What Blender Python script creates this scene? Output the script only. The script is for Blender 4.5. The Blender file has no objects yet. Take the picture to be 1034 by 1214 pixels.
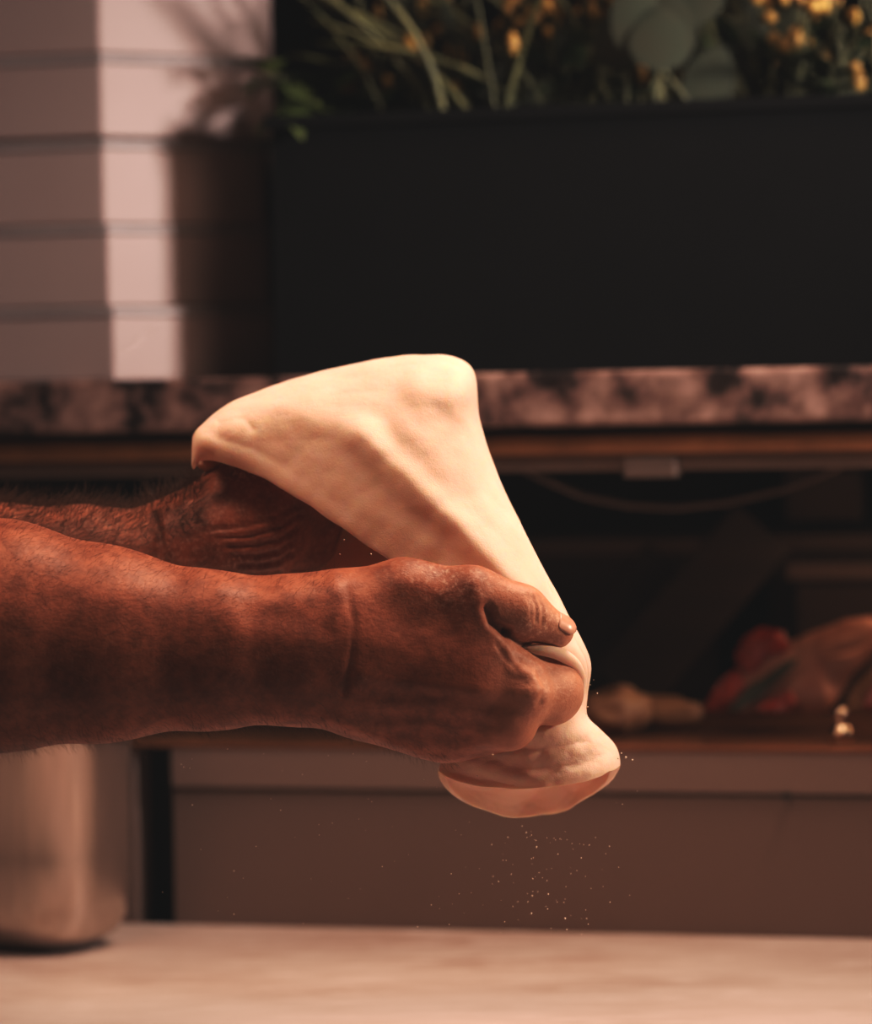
import bpy, bmesh, math, random
import numpy as np
from mathutils import Vector, Matrix, noise
random.seed(7); np.random.seed(7)
scn = bpy.context.scene
col = scn.collection
PI = math.pi

# ------------------------------------------------------------------ camera frame
F = 4200.0; CX, CY = 517.0, 480.0; ROLL = 0.017
TABLE = 0.90; HC = TABLE + 0.34
cr, sr = math.cos(ROLL), math.sin(ROLL)
def at(px, py, Y):
    """world point seen at (px, py) at distance Y in front of the camera"""
    dx, dy = px-CX, CY-py
    return Vector(((dx*cr+dy*sr)*Y/F, Y, HC+(-dx*sr+dy*cr)*Y/F))
def pix(P):
    """inverse of at(), numpy (N,3) -> px, py"""
    a = P[:,0]*F/P[:,1]; b = (P[:,2]-HC)*F/P[:,1]
    return CX+a*cr-b*sr, CY-(a*sr+b*cr)

cam = bpy.data.cameras.new('camera'); co = bpy.data.objects.new('camera', cam); col.objects.link(co)
cam.sensor_fit = 'HORIZONTAL'; cam.sensor_width = 36; cam.lens = 36*F/1034
cam.shift_y = -(607-CY)/1034.0
co.matrix_world = Matrix(((cr, sr, 0, 0), (0, 0, -1, 0), (-sr, cr, 0, HC), (0, 0, 0, 1)))
cam.clip_start = 0.05; cam.clip_end = 50
cam.dof.use_dof = True; cam.dof.focus_distance = 1.765; cam.dof.aperture_fstop = cam.lens/24.0
cam.dof.aperture_blades = 0
scn.camera = co

# ------------------------------------------------------------------ helpers
def tag(o, label=None, cat=None, group=None, kind=None):
    if label: o['label'] = label
    if cat: o['category'] = cat
    if group: o['group'] = group
    if kind: o['kind'] = kind
    return o
def empty(name, loc=(0,0,0), rz=0):
    o = bpy.data.objects.new(name, None); col.objects.link(o); o.location = loc; o.rotation_euler = (0,0,rz)
    o.empty_display_size = .02
    return o
def mesh_obj(name, verts, faces, m, parent=None, smooth=True):
    me = bpy.data.meshes.new(name); me.from_pydata([tuple(v) for v in verts], [], [tuple(f) for f in faces])
    me.materials.append(m)
    if smooth: me.polygons.foreach_set('use_smooth', [True]*len(me.polygons))
    me.update()
    o = bpy.data.objects.new(name, me); col.objects.link(o)
    if parent:
        o.parent = parent
        o.matrix_parent_inverse = parent.matrix_basis.inverted()
    return o
def bm_obj(name, bm, m, parent=None, smooth=False):
    bmesh.ops.recalc_face_normals(bm, faces=bm.faces)
    me = bpy.data.meshes.new(name); bm.to_mesh(me); bm.free(); me.materials.append(m)
    if smooth: me.polygons.foreach_set('use_smooth', [True]*len(me.polygons))
    o = bpy.data.objects.new(name, me); col.objects.link(o)
    if parent:
        o.parent = parent
        o.matrix_parent_inverse = parent.matrix_basis.inverted()
    return o
def bevel(o, w, seg=3):
    md = o.modifiers.new('bevel', 'BEVEL'); md.width = w; md.segments = seg; md.limit_method = 'ANGLE'
    return o

# ------------------------------------------------------------------ materials
def mat(name):
    m = bpy.data.materials.new(name); m.use_nodes = True
    nt = m.node_tree; b = nt.nodes['Principled BSDF']
    return m, nt, b
def N(nt, t, **kw):
    n = nt.nodes.new(t)
    for k, v in kw.items():
        if k in n.inputs: n.inputs[k].default_value = v
        else: setattr(n, k, v)
    return n
def coord(nt, kind='Object', scale=(1,1,1)):
    tc = nt.nodes.new('ShaderNodeTexCoord'); mp = nt.nodes.new('ShaderNodeMapping')
    mp.inputs['Scale'].default_value = scale
    nt.links.new(tc.outputs[kind], mp.inputs['Vector']); return mp.outputs[0]
def noise_n(nt, vec, scale, detail=4, rough=.5):
    n = N(nt, 'ShaderNodeTexNoise', Scale=scale, Detail=detail, Roughness=rough); nt.links.new(vec, n.inputs['Vector']); return n.outputs['Fac']
def ramp(nt, fac, stops):
    r = nt.nodes.new('ShaderNodeValToRGB'); e = r.color_ramp.elements
    while len(e) < len(stops): e.new(.5)
    for el, (p, c) in zip(e, stops): el.position = p; el.color = (*c, 1)
    nt.links.new(fac, r.inputs['Fac']); return r.outputs['Color']
def bump(nt, b, h, strength=.3, dist=.001, prev=None):
    n = N(nt, 'ShaderNodeBump', Strength=strength, Distance=dist); nt.links.new(h, n.inputs['Height'])
    if prev: nt.links.new(prev, n.inputs['Normal'])
    nt.links.new(n.outputs[0], b.inputs['Normal']); return n.outputs[0]
def mixc(nt, fac, a, b_, mode='MIX'):
    n = nt.nodes.new('ShaderNodeMix'); n.data_type = 'RGBA'; n.blend_type = mode
    for s, v in ((0, fac), (6, a), (7, b_)):
        if isinstance(v, (int, float)): n.inputs[s].default_value = v
        elif isinstance(v, tuple): n.inputs[s].default_value = (*v, 1)
        else: nt.links.new(v, n.inputs[s])
    return n.outputs[2]
def simple(name, c, rough=.5, metal=0, c2=None, scale=20, bmp=0, emit=None, stretch=(1,1,1), detail=4):
    m, nt, b = mat(name); v = coord(nt, 'Object', stretch)
    f = noise_n(nt, v, scale, detail)
    c2 = c2 or tuple(x*.8 for x in c)
    nt.links.new(ramp(nt, f, [(.3, c2), (.7, c)]), b.inputs['Base Color'])
    b.inputs['Roughness'].default_value = rough; b.inputs['Metallic'].default_value = metal
    if bmp: bump(nt, b, f, bmp, .001)
    return m

def skin_material():
    m, nt, b = mat('skin'); v = coord(nt)
    big = noise_n(nt, v, 22, 4, .6); mid = noise_n(nt, v, 110, 4, .65); fine = noise_n(nt, v, 900, 3, .6)
    c1 = ramp(nt, big, [(.3, (.20,.064,.034)), (.55, (.30,.104,.058)), (.75, (.40,.165,.10))])
    c2 = ramp(nt, mid, [(.36, (.42,.34,.30)), (.62, (1,1,1))])
    c = mixc(nt, .65, c1, c2, 'MULTIPLY')
    # flour dust, heavier on the fingers (vertex attribute)
    a = nt.nodes.new('ShaderNodeAttribute'); a.attribute_name = 'flour'
    spot = ramp(nt, noise_n(nt, v, 420, 5, .75), [(.5, (0,0,0)), (.66, (1,1,1))])
    mu = N(nt, 'ShaderNodeMath', operation='MULTIPLY'); nt.links.new(a.outputs['Fac'], mu.inputs[0]); nt.links.new(spot, mu.inputs[1])
    c = mixc(nt, mu.outputs[0], c, (.78,.6,.5))
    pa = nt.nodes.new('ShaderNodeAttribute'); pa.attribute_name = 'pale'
    c = mixc(nt, pa.outputs['Fac'], c, (.62,.33,.23))  # lit fingers painted paler, light put into the skin colour
    nt.links.new(c, b.inputs['Base Color'])
    b.inputs['Roughness'].default_value = .52
    b.inputs['Specular IOR Level'].default_value = .35
    b.inputs['Subsurface Weight'].default_value = .12
    b.inputs['Subsurface Radius'].default_value = (1,.35,.2); b.inputs['Subsurface Scale'].default_value = .005
    v2 = coord(nt, 'Object', (1,1,1.4))
    p = bump(nt, b, noise_n(nt, v2, 240, 4, .65), .38, .001)
    bump(nt, b, fine, .35, .0004, p)
    return m
def dough_material():
    m, nt, b = mat('dough'); v = coord(nt)
    big = noise_n(nt, v, 30, 4, .55); fine = noise_n(nt, v, 1300, 3, .6); mid = noise_n(nt, v, 160, 4, .6)
    c = ramp(nt, big, [(.3, (.76,.59,.49)), (.7, (.84,.68,.58))])
    nt.links.new(c, b.inputs['Base Color'])
    b.inputs['Roughness'].default_value = .75; b.inputs['Specular IOR Level'].default_value = .2
    b.inputs['Subsurface Weight'].default_value = .45
    b.inputs['Subsurface Radius'].default_value = (1,.5,.22); b.inputs['Subsurface Scale'].default_value = .006
    p = bump(nt, b, mid, .35, .0012)
    p = bump(nt, b, fine, .5, .0004, p)
    tr = N(nt, 'ShaderNodeBsdfTranslucent'); tr.inputs['Color'].default_value = (.85,.48,.24,1); nt.links.new(p, tr.inputs['Normal'])
    mx = N(nt, 'ShaderNodeMixShader'); mx.inputs[0].default_value = .17
    nt.links.new(b.outputs[0], mx.inputs[1]); nt.links.new(tr.outputs[0], mx.inputs[2]); nt.links.new(mx.outputs[0], nt.nodes['Material Output'].inputs[0])
    return m
def marble_material():
    m, nt, b = mat('marble'); v = coord(nt)
    f = noise_n(nt, v, 22, 6, .62); g = noise_n(nt, v, 60, 5, .6)
    c = ramp(nt, f, [(.40, (.02,.013,.012)), (.47, (.20,.115,.095)), (.60, (.40,.26,.215))])
    c2 = ramp(nt, g, [(.35, (.45,.38,.36)), (.6, (1,1,1))])
    nt.links.new(mixc(nt, .8, c, c2, 'MULTIPLY'), b.inputs['Base Color']); b.inputs['Roughness'].default_value = .3
    return m
def worktop_material():
    m, nt, b = mat('worktop'); v = coord(nt, 'Object', (1, 2.2, 1))
    f = noise_n(nt, v, 7, 5, .6); g = noise_n(nt, coord(nt, 'Object', (1, 5, 1)), 26, 5, .65)
    c = ramp(nt, f, [(.35, (.40,.30,.26)), (.62, (.50,.42,.39))])
    fl = ramp(nt, g, [(.5, (0,0,0)), (.72, (.75,.75,.75))])
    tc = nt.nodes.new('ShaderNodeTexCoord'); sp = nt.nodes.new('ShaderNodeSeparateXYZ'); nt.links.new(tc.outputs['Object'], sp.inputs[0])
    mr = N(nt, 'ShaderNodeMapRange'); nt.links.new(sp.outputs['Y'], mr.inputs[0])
    mr.inputs[1].default_value = 2.25; mr.inputs[2].default_value = 1.95; mr.inputs[3].default_value = 0; mr.inputs[4].default_value = .75  # whiter towards the camera: the lit front is painted into the colour
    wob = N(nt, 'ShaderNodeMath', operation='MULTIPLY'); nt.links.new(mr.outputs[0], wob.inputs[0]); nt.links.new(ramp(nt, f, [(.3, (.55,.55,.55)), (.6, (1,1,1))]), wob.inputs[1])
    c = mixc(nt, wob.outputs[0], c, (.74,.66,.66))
    nt.links.new(mixc(nt, fl, c, (.78,.71,.71)), b.inputs['Base Color']); b.inputs['Roughness'].default_value = .42
    return m
def steel(name, c=(.42,.36,.33), rough=.38):
    m, nt, b = mat(name); v = coord(nt, 'Object', (30,30,1))
    nt.links.new(ramp(nt, noise_n(nt, v, 18, 4), [(.3, tuple(x*.8 for x in c)), (.7, c)]), b.inputs['Base Color'])
    b.inputs['Metallic'].default_value = .9; b.inputs['Roughness'].default_value = rough
    return m

M = dict(
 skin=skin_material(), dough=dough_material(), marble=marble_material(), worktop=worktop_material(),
 steel=steel('brushed_steel', (.55,.46,.41), .26),
 nail=simple('nail', (.60,.34,.26), .3, 0, (.50,.27,.2), 200),
 hair=simple('dark_hair', (.09,.045,.028), .5),
 flour=simple('flour', (.9,.8,.7), .9),
 panel=simple('panel_metal', (.20,.14,.118), .45, .1, (.18,.125,.105), 6),
 panel2=simple('panel_metal_light', (.25,.18,.155), .4, .1, (.23,.165,.14), 6),
 dark=simple('dark_interior', (.010,.008,.008), .6),
 rail_o=simple('rail_brass', (.50,.25,.11), .45, .1, (.26,.12,.05), 25, stretch=(1,1,.3)),
 rail_t=simple('rail_taupe', (.22,.155,.125), .5, .1),
 shelf=simple('shelf_brown', (.26,.11,.055), .2, 0, (.15,.06,.03), 14),
 black=simple('black_planter', (.004,.0036,.0035), .85),
 card=simple('white_cardboard', (.29,.21,.19), .75, 0, (.27,.19,.172), 8),
 cardlid=simple('white_cardboard_lid', (.27,.22,.21), .75),
 wall=simple('back_wall', (.030,.018,.013), .8),
 floor=simple('floor_tile', (.12,.08,.065), .6),
 leaf=simple('leaf_dark', (.035,.05,.010), .6, 0, (.014,.026,.006), 40),
 leafl=simple('leaf_bright', (.075,.095,.014), .6, 0, (.03,.045,.008), 40),
 leafo=simple('leaf_olive', (.022,.019,.004), .8, 0, (.016,.022,.007), 40),
 stem=simple('stem', (.085,.075,.018), .6, 0, (.04,.042,.010), 40),
 bud=simple('yellow_bud', (.42,.24,.05), .6, 0, (.22,.11,.02), 60),
 soil=simple('soil', (.03,.018,.012), .9, 0, None, 60, .6),
 cable=simple('cable_grey', (.16,.115,.095), .5),
 box_d=simple('dark_tray', (.06,.038,.032), .5, 0, None, 9),
 box_m=simple('mid_tray', (.20,.14,.12), .45, .2, None, 9),
 board=simple('dark_board', (.040,.022,.017), .5, 0, (.026,.014,.011), 12, stretch=(1,1,6)),
 crust=simple('crust', (.38,.19,.08), .6, 0, (.18,.07,.03), 45, .5),
 cheese=simple('cheese', (.52,.27,.18), .45, 0, (.36,.13,.08), 45, .5),
 tomato=simple('tomato', (.36,.055,.028), .3, 0, (.3,.03,.015), 50, .5),
 basil=simple('basil', (.045,.048,.025), .5),
 chrome=simple('chrome', (.8,.62,.45), .12, 1),
)
def glass_mat():
    m, nt, b = mat('glass'); b.inputs['Base Color'].default_value = (1,.95,.9,1)
    b.inputs['Transmission Weight'].default_value = 1; b.inputs['Roughness'].default_value = .03; b.inputs['IOR'].default_value = 1.45
    return m
M['glass'] = glass_mat()
M['black'].node_tree.nodes['Principled BSDF'].inputs['Specular IOR Level'].default_value = .12

# ------------------------------------------------------------------ the unit's own frame
ALPHA = math.atan(.26)
UD = Vector((math.cos(ALPHA), -math.sin(ALPHA), 0)); BD = Vector((math.sin(ALPHA), math.cos(ALPHA), 0))
O0 = at(517, 1100, 2.3); O0.z = 0
def U(u, w, z): return O0 + UD*u + BD*w + Vector((0,0,z))
def uz(px, py, w):
    d = at(px, py, 1.0) - Vector((0,0,HC)); c = Vector((0,0,HC))
    t = (w + BD.dot(O0)) / BD.dot(d)
    P = c + d*t
    return (P-O0).dot(UD), P.z
def ubox(bm, u0, u1, w0, w1, z0, z1):
    vs = [bm.verts.new(U(u, w, z)) for z in (z0, z1) for (u, w) in ((u0,w0),(u1,w0),(u1,w1),(u0,w1))]
    for f in ((0,1,2,3),(4,5,6,7),(0,1,5,4),(1,2,6,5),(2,3,7,6),(3,0,4,7)): bm.faces.new([vs[i] for i in f])
def ubox_obj(name, b, m, parent=None, bev=.002):
    bm = bmesh.new(); ubox(bm, *b); o = bm_obj(name, bm, m, parent)
    if bev: bevel(o, bev)
    return o
def prism(name, pts, z0, z1, m, parent=None, bev=.0015):
    bm = bmesh.new(); n = len(pts)
    lo = [bm.verts.new((p.x, p.y, z0)) for p in pts]; hi = [bm.verts.new((p.x, p.y, z1)) for p in pts]
    bm.faces.new(lo); bm.faces.new(hi)
    for i in range(n): bm.faces.new((lo[i], lo[(i+1)%n], hi[(i+1)%n], hi[i]))
    o = bm_obj(name, bm, m, parent)
    if bev: bevel(o, bev)
    return o
def tube_geo(pts, radii, n=8):
    V, Fc = [], []
    pts = [Vector(p) for p in pts]
    for i, p in enumerate(pts):
        t = (pts[min(i+1, len(pts)-1)]-pts[max(i-1, 0)]).normalized()
        a = t.orthogonal().normalized() if i == 0 else (a - t*a.dot(t)).normalized()
        b = t.cross(a)
        for k in range(n):
            th = 2*PI*k/n; V.append(p+(a*math.cos(th)+b*math.sin(th))*radii[i])
    for i in range(len(pts)-1):
        for k in range(n):
            Fc.append((i*n+k, i*n+(k+1)%n, (i+1)*n+(k+1)%n, (i+1)*n+k))
    Fc.append(tuple(range(n))); Fc.append(tuple((len(pts)-1)*n+k for k in range(n)))
    return V, Fc
class Acc:
    def __init__(s): s.v = []; s.f = []
    def add(s, V, Fc):
        k = len(s.v); s.v += list(V); s.f += [tuple(i+k for i in f) for f in Fc]
    def build(s, name, m, parent=None): return mesh_obj(name, s.v, s.f, m, parent)

# ------------------------------------------------------------------ room shell
WB = 0.95     # back wall distance behind the unit's front
fl = ubox_obj('floor', (-2.2, 2.2, -3.2, WB, -.02, 0), M['floor'], None, 0); tag(fl, kind='structure')
wl = ubox_obj('wall_back', (-2.2, 2.2, WB, WB+.1, 0, 2.7), M['wall'], None, 0); tag(wl, kind='structure')

# ------------------------------------------------------------------ worktop (counter under the hands)
ct = empty('counter', U(0, -.4, 0), -ALPHA); tag(ct, 'pale flour-dusted kitchen counter with smooth top below the hands', 'counter')
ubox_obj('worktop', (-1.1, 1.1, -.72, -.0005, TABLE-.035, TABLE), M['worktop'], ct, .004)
ubox_obj('cabinet_body', (-1.08, 1.08, -.68, -.03, .08, TABLE-.035), M['panel'], ct)
ubox_obj('plinth', (-1.06, 1.06, -.62, -.05, 0, .08), M['dark'], ct)

# ------------------------------------------------------------------ display unit behind
u_gl, _ = uz(205, 1000, 0); u_gr, _ = uz(163, 1000, 0)
_, z_sh = uz(700, 884, 0)      # shelf front edge
_, z_ln = uz(700, 940, 0)      # groove between fascia bands
_, z_mt = uz(517, 443, -.02)   # marble top
_, z_mb = uz(517, 508, -.02)
_, z_r1 = uz(517, 518, .0); _, z_r2 = uz(517, 541, .0); _, z_r3 = uz(517, 561, .0)
un = empty('serving_unit', U(0, .35, 0), -ALPHA); tag(un, 'long taupe metal serving unit with open dark shelf behind the dough', 'serving unit')
ubox_obj('lower_panel', (u_gl, 1.1, .0, .03, TABLE-.02, z_ln-.0008), M['panel'], un, .0015)
ubox_obj('upper_band', (u_gl, 1.1, -.003, .03, z_ln+.0008, z_sh-.003), M['panel2'], un, .0015)
ubox_obj('side_panel', (-1.1, u_gr, .0, .03, TABLE-.02, z_sh-.003), M['panel'], un, .0015)
ubox_obj('recess_back', (u_gr-.02, u_gl+.02, .06, .07, TABLE-.02, z_sh-.003), M['dark'], un, 0)
ubox_obj('base_cabinet', (-1.1, 1.1, .07, .7, .0, z_sh-.012), M['dark'], un, 0)
ubox_obj('shelf', (-1.1, 1.1, -.004, .5, z_sh-.003, z_sh), M['shelf'], un, .001)
ubox_obj('back_panel', (-1.1, 1.1, .5, .52, z_sh, z_mb), M['dark'], un, 0)
ubox_obj('end_panel', (-1.12, -1.1, 0, .7, 0, z_mb), M['panel'], un); ubox_obj('end_panel', (1.1, 1.12, 0, .7, 0, z_mb), M['panel'], un)
ubox_obj('front_rail', (-1.1, 1.1, -.004, .02, z_r2, z_r1), M['rail_o'], un, .004)
ubox_obj('lower_rail', (-1.1, 1.1, .006, .03, z_r3, z_r2), M['rail_t'], un, .003)
u0, _ = uz(738, 555, 0); u1, zb = uz(802, 566, 0)
ubox_obj('rail_bracket', (u0, u1, 0, .02, zb, z_r2-.001), M['rail_t'], un, .002)
ubox_obj('support_strip', (-1.1, 1.1, .03, .5, z_r1+.001, z_mb-.0005), M['dark'], un, 0)
# bright screw in the fascia groove
u0, z0 = uz(933, 943, 0)
ubox_obj('screw', (u0-.0025, u0+.0025, -.0055, .002, z0-.0015, z0+.0015), M['dark'], un, .0008)
sl = ubox_obj('marble_slab', (-1.12, 1.12, -.02, .62, z_mb, z_mt), M['marble'], None, .004)
tag(sl, 'mottled brown and black marble slab topping the serving unit', 'slab')

# ------------------------------------------------------------------ stack of white boxes
def box_poly(cu, cw, s=0.0, chm=.124):
    # front edge runs left from the corner, a cut corner at 45 degrees goes right-back
    c = .7071*chm
    return [U(cu-.30-s, cw-s, 0), U(cu+s*.4, cw-s, 0), U(cu+c+s, cw+c-s*.4, 0), U(cu+c+s, cw+c+.03+s, 0), U(cu+s*.4, cw+2*c+.03+s, 0), U(cu-.30-s, cw+2*c+.03+s, 0)]
edges = [(120, 366, 462, 134), (120, 268, 364, 126), (120, 167, 265, 121), (120, 65, 162, 119), (120, -36, 61, 117)]
names = ['white cardboard box at the bottom of the stack, resting on the marble', 'white cardboard box second from the bottom of the stack',
         'white cardboard box in the middle of the stack, dark gap above it', 'white cardboard box with dark gap below it, second from the top edge of the photo',
         'topmost visible white cardboard box, cut off by the top of the photo']
zprev = z_mt
for i, (cx_, yt, yb, cxx) in enumerate(edges):
    cu, zt = uz(cxx, yt-2, .045); 
    ins = [.0, .003, .002, .0012, .0][i]
    gap = [.0005, .0006, .0006, .0022, .0006][i]
    z0 = zprev + (gap if i else 0); zt = max(zt, z0+.04)
    o = empty('cardboard_box', U(cu-.1, .2, z0), -ALPHA); tag(o, names[i], 'box', 'white boxes stacked on the marble slab')
    prism('body', box_poly(cu, .045+ins, -.0012), z0, zt-.006, M['card'], o, .002)
    prism('lid', box_poly(cu, .045+ins, .0), zt-.0058, zt, M['cardlid'], o, .0012)
    zprev = zt

# ------------------------------------------------------------------ planter
pu0, zpt = uz(322, 152, .06)
pl = empty('planter', U(.2, .14, z_mt), -ALPHA); tag(pl, 'long matte black rectangular planter standing on the marble slab', 'planter')
bm = bmesh.new(); W0, W1, T = .06, .27, .008
ubox(bm, pu0, .95, W0, W0+T, z_mt, zpt); ubox(bm, pu0, .95, W1-T, W1, z_mt, zpt)
ubox(bm, pu0, pu0+T, W0+T, W1-T, z_mt, zpt); ubox(bm, .95-T, .95, W0+T, W1-T, z_mt, zpt); ubox(bm, pu0+T, .95-T, W0+T, W1-T, z_mt, z_mt+.01)
bm_obj('trough', bm, M['black'], pl)
bm = bmesh.new(); r = .004
ubox(bm, pu0-r, .95+r, W0-r, W0+T, zpt, zpt+.008); ubox(bm, pu0-r, .95+r, W1-T, W1+r, zpt, zpt+.008)
ubox(bm, pu0-r, pu0+T, W0+T, W1-T, zpt, zpt+.008); ubox(bm, .95-T, .95+r, W0+T, W1-T, zpt, zpt+.008)
bm_obj('rim', bm, M['black'], pl)
ubox_obj('soil', (pu0+T, .95-T, W0+T, W1-T, zpt-.03, zpt-.012), M['soil'], pl, 0)
ubox_obj('handle', (pu0-.012, pu0-.0002, .11, .17, zpt-.03, zpt-.012), M['black'], pl, .003)

# ------------------------------------------------------------------ plants
def leaf_geo(base, dirv, up, L, Wd, droop=.3, fold=.15, n=8, rnd=1.0):
    V, Fc = [], []; d = dirv.normalized(); s = d.cross(up).normalized(); nn = s.cross(d)
    for i in range(n+1):
        t = i/n; w = Wd*.5*max(.02, math.sin(PI*min(1, t**(.75 if rnd else 1)))**(.7 if rnd else 1))
        c = base + d*L*t + Vector((0,0,-1))*droop*L*t*t
        V += [c - s*w + nn*w*fold, c, c + s*w + nn*w*fold]
    for i in range(n):
        a = i*3; Fc += [(a,a+1,a+4,a+3), (a+1,a+2,a+5,a+4)]
    return V, Fc
def curve_pts(base, d, L, bend, n=10):
    return [base + d*L*(i/n) + bend*(i/n)**2 for i in range(n+1)]
rr = random.uniform
def plant(px, py, w, label, kind, seed):
    random.seed(seed)
    u, _ = uz(px, py, w); base = U(u, w, zpt-.014)
    root = empty('potted_plant', base); tag(root, label, 'plant', None)
    S = Acc(); Lf = Acc(); B = Acc()
    def stem(b, d, L, bend, r=.0016):
        p = curve_pts(b, d, L, bend); S.add(*tube_geo(p, [r*(1-.4*i/10) for i in range(11)], 6)); return p
    if kind == 'drooping':
        for k in range(16):
            b = base+UD*rr(-.03,.05)+BD*rr(-.03,.03); d = Vector((rr(-.6,.5), rr(-.5,.2), 1)).normalized()
            p = stem(b, d, rr(.05,.11), Vector((rr(-.03,.02), -.01, -.03)))
            for j in range(4):
                q = p[rr(4,10).__int__()]; dd = Vector((rr(-1,.6), rr(-1,.2), rr(-.3,.7)))
                Lf.add(*leaf_geo(q, dd, Vector((0,0,1)), rr(.03,.05), rr(.014,.024), rr(.2,.7)))
    if kind == 'arching':
        for k in range(30):
            b = base+UD*rr(-.05,.06)+BD*rr(-.035,.03)
            d = Vector((rr(-.35,.25), rr(-.2,.1), 1)).normalized()
            p = stem(b, d, rr(.10,.2), Vector((rr(-.12,.02), 0, rr(-.06,0))), rr(.002,.0036))
        for k in range(14):
            b = base+UD*rr(-.05,.06)+BD*rr(-.03,.03)+Vector((0,0,rr(0,.05)))
            Lf.add(*leaf_geo(b, Vector((rr(-.8,.6), rr(-.4,.1), 1)), Vector((0,1,.2)), rr(.06,.12), rr(.008,.018), rr(.1,.6), rnd=0))
    if kind == 'budding':
        for k in range(22):
            b = base+UD*rr(-.06,.05)+BD*rr(-.04,.03); d = Vector((rr(-.3,.3), rr(-.2,.1), 1)).normalized()
            p = stem(b, d, rr(.04,.13), Vector((rr(-.03,.03), 0, -.005)), .0014)
            Lf.add(*leaf_geo(p[5], Vector((rr(-1,1), rr(-1,.3), rr(.2,1))), Vector((0,0,1)), rr(.03,.05), rr(.012,.02), .3))
            for j in range(random.choice([0,1,2,3])):
                q = p[-1]+Vector((rr(-.008,.008), rr(-.006,.006), rr(-.012,.008)))
                bmx = bmesh.new(); bmesh.ops.create_icosphere(bmx, subdivisions=2, radius=1)
                sc = Vector((rr(.003,.006), .004, rr(.004,.008)))
                mesh_obj('flower_bud', [q+Vector((v.co.x*sc.x, v.co.y*sc.y, v.co.z*sc.z))*(1+.25*noise.noise(v.co*3)) for v in bmx.verts], [[v.index for v in f.verts] for f in bmx.faces], M['bud'], root); bmx.free()
    if kind == 'broad':
        for k in range(11):
            b = base+UD*rr(-.03,.03)+BD*rr(-.03,.03); d = Vector((rr(-.3,.3), rr(-.3,.1), 1)).normalized()
            p = stem(b, d, rr(.01,.09), Vector((rr(-.02,.02), 0, 0)), .0022)
            Lf.add(*leaf_geo(p[-1]+Vector((0,0,.0)), Vector((rr(-.4,.4), rr(-.3,0), 1)), Vector((rr(-.2,.2),1,.1)), rr(.045,.065), rr(.036,.048), .1, .12))
    S.build('stems', M['stem'], root)
    Lf.build('leaves', {'drooping':M['leafl'],'arching':M['leafo'],'budding':M['leaf'],'broad':M['leafo']}[kind], root)
    return root
plant(392, 120, .13, 'bright green drooping leafy plant at the left end of the black planter', 'drooping', 3)
plant(470, 120, .20, 'dark feathery plant behind the arching stems in the black planter', 'budding', 11)
plant(555, 120, .12, 'olive plant with long arching bare stems in the black planter', 'arching', 5)
plant(690, 120, .12, 'plant with a cluster of yellow buds, between arching stems and round leaf', 'budding', 8)
plant(785, 120, .10, 'plant with one large round olive leaf just above the planter rim', 'broad', 10)
plant(625, 120, .15, 'plant with scattered yellow buds just left of the yellow bud cluster', 'budding', 31)
plant(868, 120, .17, 'tall thin stemmed plant right of the round leaf', 'arching', 13)
plant(960, 120, .12, 'bushy plant thick with yellow buds above the right of the planter', 'budding', 15)
plant(1040, 120, .13, 'leafy plant with yellow buds cut off by the right photo edge', 'budding', 16)

# ------------------------------------------------------------------ things on the open shelf
def wpt(px, py, w):
    u, z = uz(px, py, w); return U(u, w, z)
# hanging cable
cp = [(600,545,.06),(640,566,.06),(690,588,.07),(745,599,.08),(800,602,.08),(860,596,.09),(930,580,.10),(990,556,.11),(1040,520,.12)]
pts = []
for i in range(len(cp)-1):
    for k in range(5):
        t = k/5; a = np.array(cp[i]); b = np.array(cp[i+1]); q = a+(b-a)*t; pts.append(wpt(*q))
V, Fc = tube_geo(pts, [.0022+.0004*(i%2) for i in range(len(pts))], 8)
cb = mesh_obj('cable', V, Fc, M['cable']); tag(cb, 'grey ribbed cable sagging under the rail above the open shelf', 'cable')
def crate(px0, px1, py0, py1, w, depth, m, label, name='storage_tray', cat='tray', rim=True):
    ua, zt = uz(px0, py0, w); ub, zb = uz(px1, py1, w); zb = max(zb, z_sh+.001)
    if zb > z_sh+.03: pass
    o = empty(name, U((ua+ub)/2, w+depth/2, zb), -ALPHA); tag(o, label, cat)
    bm = bmesh.new(); t = .003
    ubox(bm, ua, ub, w, w+t, zb, zt); ubox(bm, ua, ub, w+depth-t, w+depth, zb, zt); ubox(bm, ua, ua+t, w+t, w+depth-t, zb, zt); ubox(bm, ub-t, ub, w+t, w+depth-t, zb, zt); ubox(bm, ua+t, ub-t, w+t, w+depth-t, zb, zb+t)
    bm_obj('body', bm, M['box_d'], o)
    if rim:
        bm = bmesh.new(); r = .006; h = .011
        ubox(bm, ua-r, ub+r, w-r, w-.0003, zt-h, zt); ubox(bm, ua-r, ub+r, w+depth+.0003, w+depth+r, zt-h, zt)
        ubox(bm, ua-r, ua-.0003, w, w+depth, zt-h, zt); ubox(bm, ub+.0003, ub+r, w, w+depth, zt-h, zt)
        bm_obj('rim', bm, m, o)
    return o
crate(600, 850, 640, 846, .32, .14, M['box_m'], 'dark container with paler rim on the shelf behind the dough')
crate(912, 1120, 634, 846, .34, .14, M['box_m'], 'dark container with pale rim at the right, behind the food')
crate(945, 1120, 668, 846, .26, .06, M['box_m'], 'lower dark container in front of the right hand one')
ua, zt = uz(930, 556, .40); ub, zb = uz(1022, 618, .40)
# small grey box on a bracket under the slab
o = empty('control_box', U((ua+ub)/2, .42, zt), -ALPHA); tag(o, 'small brown rectangular box hanging under the slab at right', 'box')
ubox_obj('housing', (ua, ub, .40, .44, zb, zt), M['box_m'], o, .003)
ubox_obj('hanger', (ua+.01, ub-.01, .41, .43, zt+.0002, z_r1+.0005), M['dark'], o, 0)
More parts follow.
